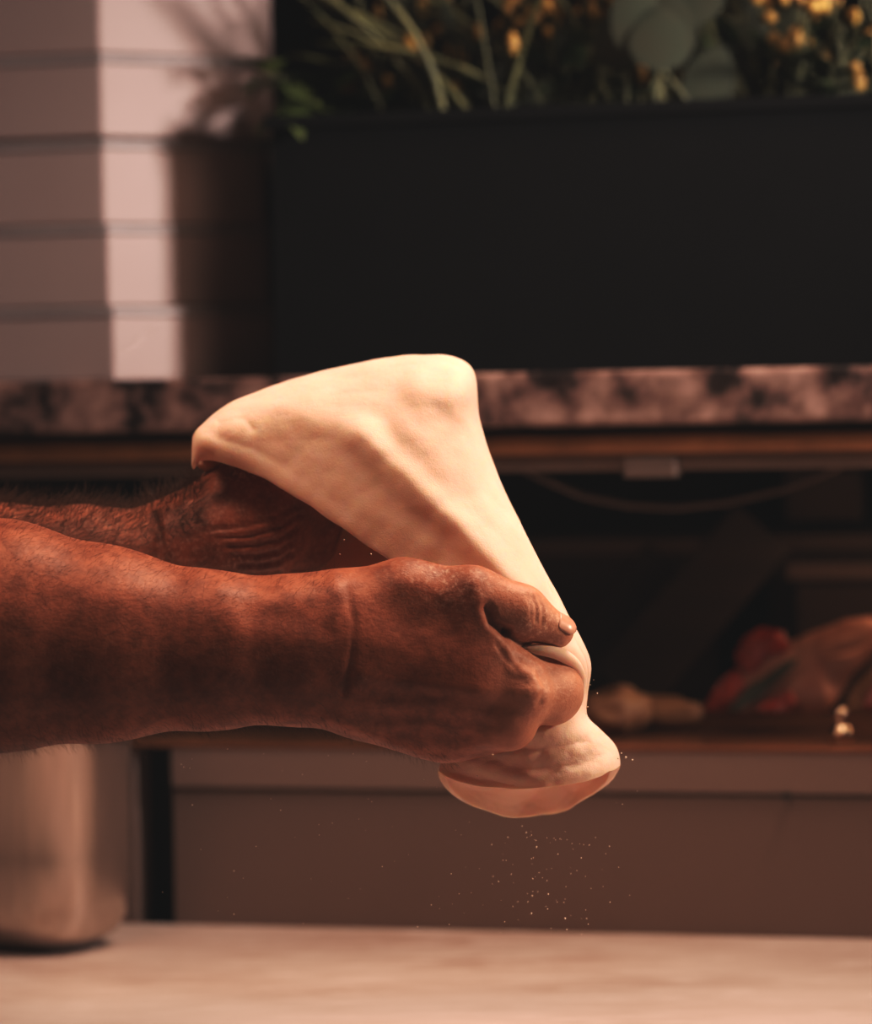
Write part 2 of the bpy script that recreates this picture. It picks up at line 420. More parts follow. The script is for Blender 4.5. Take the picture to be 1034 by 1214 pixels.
# two dark boards leaning diagonally
def leaning(p0, p1, wd, w0, w1, label, m):
    a = wpt(p0[0], p0[1], w0); b = wpt(p1[0], p1[1], w1); a.z = max(a.z, z_sh+.004)
    d = (b-a); s = Vector((d.z*UD.x, d.z*UD.y, -d.dot(UD))).normalized()*wd/2
    n = d.cross(s).normalized()*.004
    bm = bmesh.new(); vs = [bm.verts.new(q) for q in (a-s-n, a+s-n, b+s-n, b-s-n, a-s+n, a+s+n, b+s+n, b-s+n)]
    for f in ((0,1,2,3),(4,5,6,7),(0,1,5,4),(1,2,6,5),(2,3,7,6),(3,0,4,7)): bm.faces.new([vs[i] for i in f])
    zmin = min(v.co.z for v in bm.verts)
    for v in bm.verts: v.co.z += z_sh+.0005-zmin
    o = bm_obj('cutting_board', bm, m); bevel(o, .002); tag(o, label, 'board'); return o
leaning((735,835), (905,640), .05, .20, .25, 'dark narrow board leaning diagonally across the shelf, in front', M['board'])
leaning((655,830), (790,668), .035, .235, .27, 'thin dark board leaning behind the wider diagonal board', M['board'])

def wedge(name, outline, w, thick, m, parent, tilt=.5, bumpy=.003, seed=1):
    """a flat irregular slice given by photo outline points, leaning back"""
    bm = bmesh.new()
    P = []
    for (px, py) in outline:
        _, z = uz(px, py, w); ww = w + (z-z_sh)*tilt
        u, z = uz(px, py, ww); P.append(U(u, ww, z))
    c = sum(P, Vector())/len(P); rings = []
    for k, (s, o_) in enumerate(((1, thick), (1, 0), (.93, -thick*.35), (.6, -thick*.55), (.3, -thick*.6))):
        rings.append([bm.verts.new(c+(p-c)*s+BD*o_+Vector((0,0,0))+(noise.noise_vector(p*60+Vector((k*3+seed,0,0)))*bumpy if 1 < k else Vector())) for p in P])
    n = len(P)
    for a, b in zip(rings, rings[1:]):
        for i in range(n): bm.faces.new((a[i], a[(i+1)%n], b[(i+1)%n], b[i]))
    bm.faces.new(rings[0]); bm.faces.new(rings[-1])
    zmin = min(v.co.z for v in bm.verts); dz = max(0, z_sh+.0003-zmin)
    for v in bm.verts: v.co.z += dz
    o = bm_obj(name, bm, m, parent, True); md = o.modifiers.new('s', 'SUBSURF'); md.levels = 1; md.render_levels = 2
    return o
def dense(pts, n=4, j=1.5, seed=0):
    random.seed(seed); out = []
    for i in range(len(pts)):
        a, b = pts[i], pts[(i+1)%len(pts)]
        for k in range(n): t = k/n; out.append((a[0]+(b[0]-a[0])*t+rr(-j,j), a[1]+(b[1]-a[1])*t+rr(-j,j)))
    return out
pz = empty('pizza_slice', wpt(920, 842, .10)); tag(pz, 'folded flatbread slice with pale cheese and red tomato sauce on shelf', 'pizza slice')
wedge('bread', dense([(822,846),(868,800),(905,772),(950,755),(1000,736),(1034,730),(1060,745),(1040,775),(1010,800),(985,846)], 4, 1.5, 1), .10, .010, M['cheese'], pz, .5, .006)
wedge('tomato_sauce', dense([(868,782),(878,757),(905,743),(930,748),(938,770),(905,785),(890,800)], 3, 2.5, 2), .092, .005, M['tomato'], pz, .5, .006)
wedge('tomato_sauce', dense([(832,845),(850,812),(872,792),(886,812),(868,838)], 3, 2, 3), .092, .005, M['tomato'], pz, .5, .006)
wedge('tomato_sauce', dense([(895,845),(912,828),(938,818),(945,832),(925,846)], 3, 2, 4), .086, .005, M['tomato'], pz, .5, .006)
wedge('basil_leaf', dense([(858,842),(885,815),(930,786),(950,778),(935,798),(900,828),(872,845)], 3, 1.5, 5), .082, .003, M['basil'], pz, .5, .003)
pc = empty('pizza_slice', wpt(1040, 846, .06)); tag(pc, 'flatbread slice with browned crust at the right photo edge', 'pizza slice')
wedge('bread', dense([(1000,846),(1010,815),(1034,790),(1070,780),(1090,800),(1090,846)], 4, 1.5, 6), .06, .010, M['crust'], pc, .5, .006)
wedge('tomato_sauce', dense([(1020,842),(1034,812),(1062,800),(1070,830)], 3, 1.5, 6), .052, .004, M['tomato'], pc, .5, .003)
def loaf(px, py, w, L, r, label, rz=0, seed=0):
    P = wpt(px, py, w); P.z = z_sh+r*.72
    bm = bmesh.new(); bmesh.ops.create_uvsphere(bm, u_segments=36, v_segments=20, radius=1)
    for v in bm.verts:
        q = v.co.copy(); v.co = Vector((q.x*L, q.y*r, q.z*r*.75)) + noise.noise_vector(q*2.2+Vector((seed,0,0)))*r*.22
    o = bm_obj('bread_roll', bm, M['crust'], None, True); o.location = P; o.rotation_euler = (0,0,rz)
    zm = min((o.matrix_basis @ v.co).z for v in o.data.vertices); o.location.z += z_sh+.0003-zm
    tag(o, label, 'bread'); return o
loaf(728, 842, .07, .026, .020, 'small browned bread roll on the shelf right of the hand', .3, 1)
loaf(782, 846, .10, .030, .014, 'flatter browned bread roll beside the leaning dark board', -.2, 4)
# little glass catching the light
def lathe(prof, n=24):
    V, Fc = [], []
    for (r, z) in prof:
        for k in range(n): V.append(Vector((r*math.cos(2*PI*k/n), r*math.sin(2*PI*k/n), z)))
    for i in range(len(prof)-1):
        for k in range(n): Fc.append((i*n+k, i*n+(k+1)%n, (i+1)*n+(k+1)%n, (i+1)*n+k))
    return V, Fc
g = wpt(997, 872, .035); g.z = z_sh+.0003
V, Fc = lathe([(.0001,0),(.006,0),(.008,.002),(.0085,.006),(.006,.0095),(.003,.012),(.0045,.015),(.005,.018),(.003,.0215),(.0001,.0225)])
kn = mesh_obj('metal_knob', V, Fc, M['chrome']); kn.location = g; tag(kn, 'tiny shiny metal knob glinting on the shelf front at right', 'knob')

# ------------------------------------------------------------------ steel pan on the counter, left
def rounded_rect(hx, hy, r, n=10):
    P = []
    for (sx, sy, a0) in ((1,1,0), (-1,1,PI/2), (-1,-1,PI), (1,-1,1.5*PI)):
        for k in range(n+1):
            a = a0+PI/2*k/n; P.append((sx*(hx-r)+r*math.cos(a), sy*(hy-r)+r*math.sin(a)))
    return P
pan = empty('steel_pan', (0,0,0))
hx, hy, hp = .095, .047, .19
def pan_ring(s, z, rad): return [Vector((x, y, z)) for (x, y) in rounded_rect(hx-s, hy-s, max(rad, .002), 10)]
rings = [pan_ring(.045, 0, .01), pan_ring(.03, .0, .02), pan_ring(.018, .003, .026), pan_ring(.008, .010, .03), pan_ring(.003, .020, .032), pan_ring(.001,.034,.033), pan_ring(0, .06, .034), pan_ring(-.002, hp, .035), pan_ring(-.010, hp+.001, .042), pan_ring(-.012, hp-.004, .044)]
Vv = []; Ff = []; n = len(rings[0])
for r_ in rings: Vv += r_
for i in range(len(rings)-1):
    for k in range(n): Ff.append((i*n+k, i*n+(k+1)%n, (i+1)*n+(k+1)%n, (i+1)*n+k))
Ff.append(tuple(range(n)))
pb = mesh_obj('body', Vv, Ff, M['steel'], pan); md = pb.modifiers.new('sol', 'SOLIDIFY'); md.thickness = .0012; md.offset = 0
pa_ = math.radians(-30); pc_ = at(78, 1130, 2.185)
pan.location = (pc_.x-(hx*math.cos(pa_)+hy*math.sin(pa_))-.008*0, pc_.y-(hx*math.sin(pa_)-hy*math.cos(pa_)), TABLE+.0007); pan.rotation_euler = (0,0,pa_)
tag(pan, 'deep brushed steel pan with rounded corners on the counter at left', 'pan')

# ------------------------------------------------------------------ implicit modelling (arms and hands)
def rcone(P, a, b, r1, r2):
    a = np.asarray(a, np.float32); b = np.asarray(b, np.float32)
    ba = b-a; l2 = float(ba@ba); rrd = r1-r2; a2 = l2-rrd*rrd; il2 = 1/l2
    if a2 <= 1e-9: 
        c, r = (a, r1) if r1 > r2 else (b, r2)
        return np.sqrt(((P-c)**2).sum(-1))-r
    pa = P-a; y = pa@ba; z = y-l2
    q = pa*l2-ba*y[..., None]; x2 = (q*q).sum(-1)
    y2 = y*y*l2; z2 = z*z*l2
    k = np.sign(rrd)*rrd*rrd*x2
    d = (np.sqrt(x2*a2*il2)+y*rrd)*il2-r1
    m1 = np.sign(z)*a2*z2 > k; m2 = np.sign(y)*a2*y2 < k
    d = np.where(m2, np.sqrt(x2+y2)*il2-r1, d)
    d = np.where(m1, np.sqrt(x2+z2)*il2-r2, d)
    return d
def smin(a, b, k):
    h = np.maximum(k-np.abs(a-b), 0)/k
    return np.minimum(a, b)-h*h*k*.25
def smax(a, b, k): return -smin(-a, -b, k)
def field(prims, P):
    """prims: (kind, a, b, ra, rb, k[, squash]) evaluated in order"""
    d = np.full(P.shape[:-1], 1.0, np.float32)
    for (kind, a, b, ra, rb, k) in prims:
        lo = np.minimum(a, b)-max(ra, rb)-k-.004; hi = np.maximum(a, b)+max(ra, rb)+k+.004
        i0 = [int(np.searchsorted(AX[j], lo[j])) for j in range(3)]; i1 = [int(np.searchsorted(AX[j], hi[j])) for j in range(3)]
        if any(i1[j] <= i0[j] for j in range(3)): continue
        s = tuple(slice(i0[j], i1[j]) for j in range(3))
        e = rcone(P[s], a, b, ra, rb)
        d[s] = smin(d[s], e, k) if kind == '+' else smax(d[s], -e, k)
    return d
def surface_nets(d, AX):
    s = d < 0
    nx, ny, nz = d.shape
    c = np.zeros((nx-1, ny-1, nz-1), np.int8)
    for i in (0,1):
        for j in (0,1):
            for k in (0,1): c += s[i:nx-1+i, j:ny-1+j, k:nz-1+k]
    act = (c > 0) & (c < 8); idx = np.argwhere(act); ids = -np.ones(act.shape, np.int32); ids[act] = np.arange(len(idx))
    acc = np.zeros((len(idx), 3)); cnt = np.zeros(len(idx))
    I, J, K = idx.T
    cs = [(0,0,0),(1,0,0),(0,1,0),(1,1,0),(0,0,1),(1,0,1),(0,1,1),(1,1,1)]
    es = [(0,1),(2,3),(4,5),(6,7),(0,2),(1,3),(4,6),(5,7),(0,4),(1,5),(2,6),(3,7)]
    vals = [d[I+a, J+b, K+e] for a, b, e in cs]
    for p, q in es:
        va, vb = vals[p], vals[q]; m = (va < 0) != (vb < 0)
        t = np.where(m, va/np.where(m, va-vb, 1), 0)
        for ax in range(3):
            acc[:, ax] += np.where(m, cs[p][ax]+t*(cs[q][ax]-cs[p][ax]), 0)
        cnt += m
    v = acc/cnt[:, None]+idx
    h = np.array([AX[j][1]-AX[j][0] for j in range(3)]); o = np.array([AX[j][0] for j in range(3)])
    V = v*h+o; Fq = []
    for ax in range(3):
        sl0 = [slice(None)]*3; sl1 = [slice(None)]*3; sl0[ax] = slice(0, -1); sl1[ax] = slice(1, None)
        a = s[tuple(sl0)]; b = s[tuple(sl1)]; e = np.argwhere(a != b)
        o1, o2 = [(1,2),(2,0),(0,1)][ax]
        e = e[(e[:, o1] > 0) & (e[:, o2] > 0) & (e[:, o1] < d.shape[o1]-1) & (e[:, o2] < d.shape[o2]-1)]
        flip = s[tuple(e.T)]
        def g(da, db):
            f = e.copy(); f[:, o1] -= da; f[:, o2] -= db; return ids[tuple(f.T)]
        q = np.stack([g(0,0), g(1,0), g(1,1), g(0,1)], 1)
        q[~flip] = q[~flip][:, ::-1]
        Fq.append(q)
    return V, np.concatenate(Fq)

def A3(px, py, Y): return np.array(at(px, py, Y), np.float32)
S1 = 1.75/F            # metres per photo pixel at the near hand
def C(px, py, Y): return A3(px, py, Y)
def cone(l, p, q, rp, rq, k=.010, kind='+'):
    """p, q = (px, py, Y), radii in photo pixels at that depth"""
    l.append((kind, C(*p), C(*q), rp*p[2]/F, rq*q[2]/F, k))
near = []
Yn = 1.755
# forearm: three stacked cones make the tall oval section
for (off, s) in ((-1, .80), (0, 1.0), (1, .80)):
    sec = [(-560, 745, 130, 22), (-200, 745, 136, 30), (0, 753, 124, 30), (120, 763, 104, 24), (250, 771, 82, 18), (350, 770, 74, 22), (410, 774, 68, 34)]
    for a, b in zip(sec, sec[1:]):
        cone(near, (a[0], a[1]+off*a[3], Yn), (b[0], b[1]+off*b[3], Yn), (a[2]-abs(off)*0)*s-(0 if off else a[3]*.15), b[2]*s-(0 if off else b[3]*.15), .012)
# hand slab: metacarpals
W_ = [(405, 722, Yn), (412, 758, Yn-.004), (412, 792, Yn-.002), (405, 822, Yn+.002)]
K_ = [(596, 778, Yn-.006), (612, 822, Yn-.008), (590, 852, Yn-.002), (556, 868, Yn+.008)]
cone(near, (405, 730, Yn), (545, 745, Yn+.002), 42, 44, .016)
cone(near, (410, 762, Yn-.002), (606, 806, Yn-.002), 50, 34, .014)
cone(near, (415, 800, Yn-.000), (592, 842, Yn+.004), 46, 36, .012)
cone(near, (420, 822, Yn+.004), (548, 862, Yn+.012), 42, 38, .012)
cone(near, (440, 835, Yn+.008), (520, 868, Yn+.018), 38, 33, .012)
cone(near, (450, 770, Yn-.001), (560, 800, Yn-.003), 46, 44, .016)
# thumb
cone(near, (415, 722, Yn), (480, 702, Yn-.002), 34, 35, .014)
cone(near, (480, 703, Yn-.002), (560, 706, Yn-.006), 35, 31, .012)
cone(near, (560, 706, Yn-.006), (615, 722, Yn-.004), 30, 27, .010)
TH = []
cone(TH, (560, 708, Yn-.006), (618, 725, Yn-.004), 29, 28, .008)
cone(TH, (618, 726, Yn-.004), (660, 748, Yn+.001), 27.5, 21, .008)
# web between thumb and index
cone(near, (520, 742, Yn), (575, 758, Yn-.002), 36, 28, .016)
# index finger
IX = []
cone(IX, (600, 786, Yn-.004), (652, 808, Yn+.010), 28, 27, .010)
cone(IX, (652, 809, Yn+.010), (660, 818, Yn+.016), 29, 28, .010)
cone(IX, (656, 826, Yn+.010), (640, 828, Yn+.030), 29, 25, .010)
cone(IX, (640, 826, Yn+.030), (590, 802, Yn+.040), 24, 20, .008)
cone(IX, (625, 824, Yn-.006), (648, 828, Yn+.004), 29, 26, .010)
# knuckle bones
cone(near, (632, 822, Yn-.013), (633, 822, Yn-.013), 19, 18, .012)
cone(near, (606, 862, Yn-.004), (607, 862, Yn-.004), 26, 26, .014)
# hidden curled fingers
FG = []
for (a, b, c_, d_) in (((602,846,Yn+.006),(628,856,Yn+.028),(600,860,Yn+.048),(560,835,Yn+.045)),
                       ((580,866,Yn+.012),(600,868,Yn+.034),(575,862,Yn+.052),(540,840,Yn+.048)),
                       ((550,868,Yn+.018),(560,872,Yn+.038),(540,862,Yn+.054),(510,840,Yn+.048))):
    cone(FG, a, b, 28, 25, .006); cone(FG, b, c_, 24, 22, .005); cone(FG, c_, d_, 21, 18, .005)
# tendons, veins and creases on the back of the hand
DT = []
def ridge(l, pts, r, k=.006, kind='+'):
    for a, b in zip(pts, pts[1:]): cone(l, a, b, r, r, k, kind)
def yfront(cy, r, py, Y0):   # rough front depth
    return Y0
RIDGES = [  # photo polyline, height mm, width px  (applied as displacement on the near arm)
 ([(452,862),(500,858),(545,862),(590,868)], .0010, 9),
 ([(440,838),(500,836),(560,846),(606,852)], .0009, 9),
 ([(430,800),(500,812),(570,818),(625,822)], .0008, 9),
 ([(470,878),(500,876),(540,884),(575,880)], .0010, 8),
 ([(412,700),(420,740),(416,780),(408,820)], -.0007, 4),
 ([(395,690),(400,715),(396,740)], .0008, 10),
 ([(560,690),(570,720),(585,740),(592,765)], .0014, 12),
 ([(578,722),(584,738),(600,750)], -.0045, 6),
 ([(600,750),(618,764),(640,770)], -.0022, 3.5),
 ([(632,707),(637,722),(636,738)], -.0012, 2.2),
 ([(639,708),(644,722),(643,740)], -.0010, 2.2),
 ([(626,706),(630,718),(630,730)], -.0007, 2),
 ([(600,770),(606,790),(628,800)], .0016, 7),
 ([(588,765),(600,782),(612,795)], -.0009, 3),
 ([(640,800),(648,815),(640,835)], -.0012, 4),
 ([(613,775),(640,790)], .0010, 5),
 ([(0,650),(120,700),(230,712),(300,740)], .0012, 26),
 ([(235,690),(262,712),(280,745),(282,790)], .0010, 18),
 ([(262,700),(300,712),(360,706),(400,700)], .0010, 13),
 ([(300,735),(350,735),(395,745)], -.0007, 14),
 ([(390,850),(440,868),(500,892)], .0012, 8),
 ([(480,690),(520,700),(545,720),(552,745)], .0008, 14),
 ([(500,735),(530,745),(556,765)], -.0004, 14),
]
far = []
Yf = 1.875
sec = [(-500, 720, 100), (-150, 712, 96), (0, 686, 84), (100, 678, 74), (180, 674, 63)]
for a, b in zip(sec, sec[1:]): cone(far, (a[0], a[1], Yf), (b[0], b[1], Yf), a[2], b[2], .012)
cone(far, (180, 674, Yf), (240, 650, Yf), 62, 64, .014)
cone(far, (236, 652, Yf), (292, 618, Yf), 66, 62, .016)
cone(far, (280, 640, Yf-.004), (305, 640, Yf-.004), 52, 50, .014)
cone(far, (290, 620, Yf), (360, 565, Yf+.002), 58, 48, .014)
cone(far, (330, 610, Yf+.004), (362, 640, Yf+.022), 40, 36, .010)     # thumb base on the far side
cone(far, (362, 638, Yf+.022), (405, 578, Yf+.012), 32, 26, .008)
cone(far, (300, 590, Yf+.004), (400, 520, Yf+.004), 50, 40, .014)
FF = []
for (a, b, c_) in (((385,555,Yf-.012),(440,520,Yf-.020),(490,500,Yf-.004)), ((395,535,Yf),(460,490,Yf-.010),(520,480,Yf+.002)),
                   ((395,515,Yf+.016),(465,472,Yf+.006),(528,466,Yf+.014)), ((385,505,Yf+.030),(440,470,Yf+.024),(490,472,Yf+.030))):
    cone(FF, a, b, 24, 21, .005); cone(FF, b, c_, 21, 17, .005)

def build_arm(main, extras, h, k2):
    global AX
    allp = main+[e for l in extras for e in l]
    lo = np.min([np.minimum(p[1], p[2])-max(p[3], p[4]) for p in allp], 0)-.008
    hi = np.max([np.maximum(p[1], p[2])+max(p[3], p[4]) for p in allp], 0)+.008
    AX = [np.arange(lo[j], hi[j], h, dtype=np.float32) for j in range(3)]
    P = np.stack(np.meshgrid(*AX, indexing='ij'), -1)
    d = field(main, P)
    for l in extras: d = smin(d, field(l, P), k2)
    return surface_nets(d, AX)
Vn, Fn = build_arm(near, [IX, TH, FG], .0014, .0045)
Vf, Ff_ = build_arm(far, [FF], .0018, .006)

def smooth_mesh(V, Fq, it=2, f=.5):
    n = len(V)
    for _ in range(it):
        acc = np.zeros_like(V); cnt = np.zeros(n)
        for a, b in ((0,1),(1,2),(2,3),(3,0)):
            for x, y in ((a,b),(b,a)):
                for ax in range(3): acc[:, ax] += np.bincount(Fq[:, x], V[Fq[:, y], ax], n)
                cnt += np.bincount(Fq[:, x], minlength=n)
        V = V+(acc/cnt[:, None]-V)*f
    return V
def normals(V, Fq):
    a = V[Fq[:,2]]-V[Fq[:,0]]; b = V[Fq[:,3]]-V[Fq[:,1]]; fn = np.cross(a, b); n = np.zeros_like(V)
    for c_ in range(4):
        for ax in range(3): n[:, ax] += np.bincount(Fq[:, c_], fn[:, ax], len(V))
    return n/np.maximum(np.linalg.norm(n, axis=1), 1e-12)[:, None]
def dist_poly(x, y, pts):
    d = np.full(x.shape, 1e9)
    for (ax, ay), (bx, by) in zip(pts, pts[1:]):
        vx, vy = bx-ax, by-ay; t = np.clip(((x-ax)*vx+(y-ay)*vy)/(vx*vx+vy*vy), 0, 1)
        d = np.minimum(d, np.hypot(x-ax-t*vx, y-ay-t*vy))
    return d
Vn = smooth_mesh(Vn, Fn, 3); Vf = smooth_mesh(Vf, Ff_, 3)
nn = normals(Vn, Fn)
if (nn[np.argmin(Vn[:,1])][1]) > 0: Fn = Fn[:, ::-1]; Ff_ = Ff_[:, ::-1]; nn = -nn
px_, py_ = pix(Vn); facing = np.clip(-nn[:,1]*2.2+.35, 0, 1)
for pts, hgt, wd in RIDGES:
    dd = dist_poly(px_, py_, pts); Vn += nn*(np.exp(-(dd/wd)**2)*hgt*facing)[:, None]
nf = normals(Vf, Ff_); px2, py2 = pix(Vf)
# wrist creases: arcs fanning round the heel of the hand
fac2 = np.clip(-nf[:,1]*2+.3, 0, 1)
for i, pts in enumerate([[(255,628),(290,625),(325,615),(352,600)], [(262,638),(295,636),(330,626),(356,610)], [(272,648),(302,647),(332,640),(352,626)],
            [(280,659),(305,659),(330,654),(348,642)], [(285,670),(310,670),(332,666),(345,656)], [(290,681),(312,681),(332,678)]]):
    dd = dist_poly(px2, py2, pts); Vf += nf*(-np.exp(-(dd/2.6)**2)*.0016*fac2)[:, None]
    dd = dist_poly(px2, py2, [(a, b+5) for a, b in pts]); Vf += nf*(np.exp(-(dd/3.5)**2)*.0007*fac2)[:, None]
dd = dist_poly(px2, py2, [(183,612),(190,640),(186,680)]); Vf += nf*(-np.exp(-(dd/6)**2)*.0022)[:, None]
for pts in ([(215,600),(245,590),(275,585)], [(235,560),(262,572),(300,580)]):
    dd = dist_poly(px2, py2, pts); Vf += nf*(np.exp(-(dd/8)**2)*.0012*fac2)[:, None]
# join both arms in the one body mesh
V = np.concatenate([Vn, Vf]); Fq = np.concatenate([Fn, Ff_+len(Vn)])
me = bpy.data.meshes.new('person'); me.vertices.add(len(V)); me.vertices.foreach_set('co', V.astype(np.float32).ravel())
me.loops.add(len(Fq)*4); me.loops.foreach_set('vertex_index', Fq.astype(np.int32).ravel())
me.polygons.add(len(Fq)); me.polygons.foreach_set('loop_start', np.arange(0, len(Fq)*4, 4, dtype=np.int32))
me.update(calc_edges=True); me.validate(); me.polygons.foreach_set('use_smooth', [True]*len(me.polygons))
me.materials.append(M['skin'])
px, py = pix(V); nearm = np.arange(len(V)) < len(Vn)
fl_ = np.where(nearm, .9*np.exp(-(np.hypot(px-645, py-745)/34)**2)+.35*np.exp(-(np.hypot(px-655, py-815)/40)**2)+.3*np.exp(-(np.hypot((px-540)/2, py-690)/40)**2),
               1.0*np.exp(-(np.hypot((px-287)/1.6, py-561)/10)**2)+.5*np.exp(-(np.hypot(px-280, py-665)/10)**2)+.2)
pale = np.where(nearm, .55*np.clip((px-560)/90, 0, 1)+.0, 0)  # paler thumb and index side, stands in for light falling there
for nme, arr in (('flour', fl_), ('pale', pale)):
    at_ = me.attributes.new(nme, 'FLOAT', 'POINT'); at_.data.foreach_set('value', np.clip(arr, 0, 1).astype(np.float32))
person = bpy.data.objects.new('person', me); col.objects.link(person)
tag(person, 'person with bare hairy forearms reaching in from the left, both hands stretching the dough', 'person')

# thumb nail
tc = Vector(C(661, 748, Yn+.001)); ax = (Vector(C(664,750,Yn+.003))-Vector(C(618,726,Yn-.004))).normalized()
nrm = Vector((.38, -.62, .68)); nrm = (nrm-ax*nrm.dot(ax)).normalized(); sd = ax.cross(nrm)
Vt, Ft = [], []; R_ = 20.7*1.757/F; nu, nv = 12, 10
for i in range(nv+1):
    s = i/nv; l = (-.0045+.0112*s)
    for j in range(nu+1):
        a = (j/nu-.5)*1.5*math.sqrt(max(0.05, 1-max(0, (s-.6)/.42)**2))*math.sqrt(max(.3, 1-max(0, (.2-s)/.25)**2))
        rad = R_*math.sqrt(max(.05, 1-(max(0, l-.0008)/(R_*1.06))**2))+.0001
        Vt.append(tc+ax*l+(nrm*math.cos(a)+sd*math.sin(a))*rad)
for i in range(nv):
    for j in range(nu): a = i*(nu+1)+j; Ft.append((a, a+1, a+nu+2, a+nu+1))
nl = mesh_obj('thumbnail', Vt, Ft, M['nail'], person); md = nl.modifiers.new('s', 'SOLIDIFY'); md.thickness = .0004; md.offset = 0

# hair on the forearms
def hairs(V, Nn, mask, n, seed, lmin, lmax, r):
    rng = np.random.default_rng(seed); idx = np.flatnonzero(mask); idx = rng.choice(idx, n)
    vs = []; fs = []; k = 0
    for i in idx:
        p = Vector(V[i]); nrm_ = Vector(Nn[i]); d = Vector((rng.uniform(.0,1.1), rng.uniform(-.4,.4), rng.uniform(-.5,.4)))
        d = (d-nrm_*d.dot(nrm_))+nrm_*rng.uniform(.25,1.1); d.normalize(); L = rng.uniform(lmin, lmax); b = Vector((rng.uniform(-.5,.5), rng.uniform(-.4,.4), rng.uniform(-.6,.3)))*L*.5
        s = d.orthogonal().normalized(); t = d.cross(s)
        for q in range(4):
            c_ = p+d*L*(q/3)+b*(q/3)**2; w = r*(1-.25*q)
            for a in (0, 2.094, 4.189): vs.append(c_+(s*math.cos(a)+t*math.sin(a))*w)
        for q in range(3):
            for a in range(3): fs.append((k+q*3+a, k+q*3+(a+1)%3, k+q*3+3+(a+1)%3, k+q*3+3+a))
        k += 12
    return vs, fs
H = Acc()
nn = normals(Vn, Fn); nf = normals(Vf, Ff_)
H.add(*hairs(Vf, nf, (px2 > -60) & (px2 < 240) & (nf[:,2]*.9-nf[:,0]*.5 > .3), 4200, 1, .007, .017, .00011))
H.add(*hairs(Vf, nf, (px2 > 0) & (px2 < 280) & (nf[:,1] < .2), 1200, 2, .004, .008, .00005))
H.add(*hairs(Vn, nn, (px_ > -40) & (px_ < 400) & (nn[:,1] < .3), 5200, 3, .003, .008, .00005))
H.add(*hairs(Vn, nn, (px_ > 400) & (px_ < 540) & (nn[:,1] < .2) & (py_ > 780), 800, 4, .003, .006, .00005))
hr = H.build('arm_hair', M['hair'], person); tag(hr, kind='stuff')

# ------------------------------------------------------------------ the dough
# section: L front-left free edge, R outer silhouette, Lb back-left edge, YL, YR, B bulge, YB back depth, sagF, sagB, back flap offset
D = [
 ((231,556),(232,520),(236,552), 1.842,1.850,.003,1.860,  0, 0, 0),
 ((236,545),(240,508),(250,560), 1.839,1.854,.006,1.875,  0, 0, 0),
 ((262,546),(272,484),(285,575), 1.836,1.868,.008,1.900,  0, 0, 0),
 ((298,559),(325,462),(320,610), 1.832,1.884,.010,1.920,  0, 0, 0),
 ((338,580),(395,441),(330,650), 1.823,1.892,.014,1.935,  0, 0, 0),
 ((375,604),(490,426),(330,700), 1.812,1.892,.018,1.935,  0, 0, 0),
 ((408,627),(553,436),(360,740), 1.803,1.882,.020,1.925,  0, 0, 0),
 ((438,648),(564,500),(390,760), 1.796,1.860,.020,1.905,  0, 0, 4),
 ((468,668),(584,566),(430,775), 1.790,1.840,.016,1.880,  0, 0, 9),
 ((505,700),(612,628),(480,790), 1.782,1.818,.010,1.850,  0, 0, 10),
 ((560,745),(646,696),(530,810), 1.775,1.800,.006,1.830,  0, 0, 11),
 ((612,772),(676,758),(570,825), 1.771,1.787,.004,1.818,  0, 0, 13),
 ((606,800),(691,790),(575,840), 1.773,1.789,.003,1.815,  0, 0, 11),
 ((592,830),(690,825),(568,858), 1.779,1.797,.006,1.822,  0, 0, 7),
 ((570,862),(692,850),(556,880), 1.784,1.802,.018,1.835,  2, 4, 2),
 ((545,885),(710,870),(535,898), 1.790,1.806,.026,1.850, 10, 18, 0),
 ((526,901),(727,889),(525,903), 1.796,1.812,.030,1.862, 20, 42, 0),
 ((521,912),(731,905),(521,914), 1.798,1.815,.032,1.868, 25, 58, 0),
]
Darr = np.array([[*a[0], *a[1], *a[2], *a[3:]] for a in D], float)
def cat(A, t):
    i = int(min(math.floor(t), len(A)-2)); f = t-i
    p0 = A[max(i-1,0)]; p1 = A[i]; p2 = A[i+1]; p3 = A[min(i+2, len(A)-1)]
    return .5*((2*p1)+(-p0+p2)*f+(2*p0-5*p1+4*p2-p3)*f*f+(-p0+3*p1-3*p2+p3)*f**3)
NV, NU = 190, 120
DR = [ # relief: photo polyline, height m (towards camera), width px
 ([(428,518),(470,558),(520,602),(575,655),(620,700)], .0075, 19),
 ([(430,520),(445,532)], .0020, 18),
 ([(478,512),(520,550),(565,600),(600,650)], .0012, 13),
 ([(545,448),(548,462)], .0045, 16),
 ([(500,462),(530,470)], .0040, 20),
 ([(520,488),(535,540),(560,590)], -.0012, 16),
 ([(400,470),(440,465),(470,470)], -.0018, 22),
 ([(330,480),(380,500),(415,512)], .0020, 18),
 ([(240,524),(256,530),(300,548),(345,572),(385,600),(430,633)], .0014, 9),
 ([(262,520),(300,532),(340,552)], -.0006, 7),
 ([(262,505),(290,500),(300,510)], -.0010, 5),
 ([(430,606),(455,622),(500,650)], .0014, 15),
 ([(440,618),(500,655)], -.0005, 8),
 ([(560,905),(600,918),(650,925),(700,915),(725,905)], .0026, 9),
 ([(590,882),(640,888),(690,880)], -.0020, 8),
 ([(600,870),(660,868)], .0016, 8),
]
Vd = []; meta = []
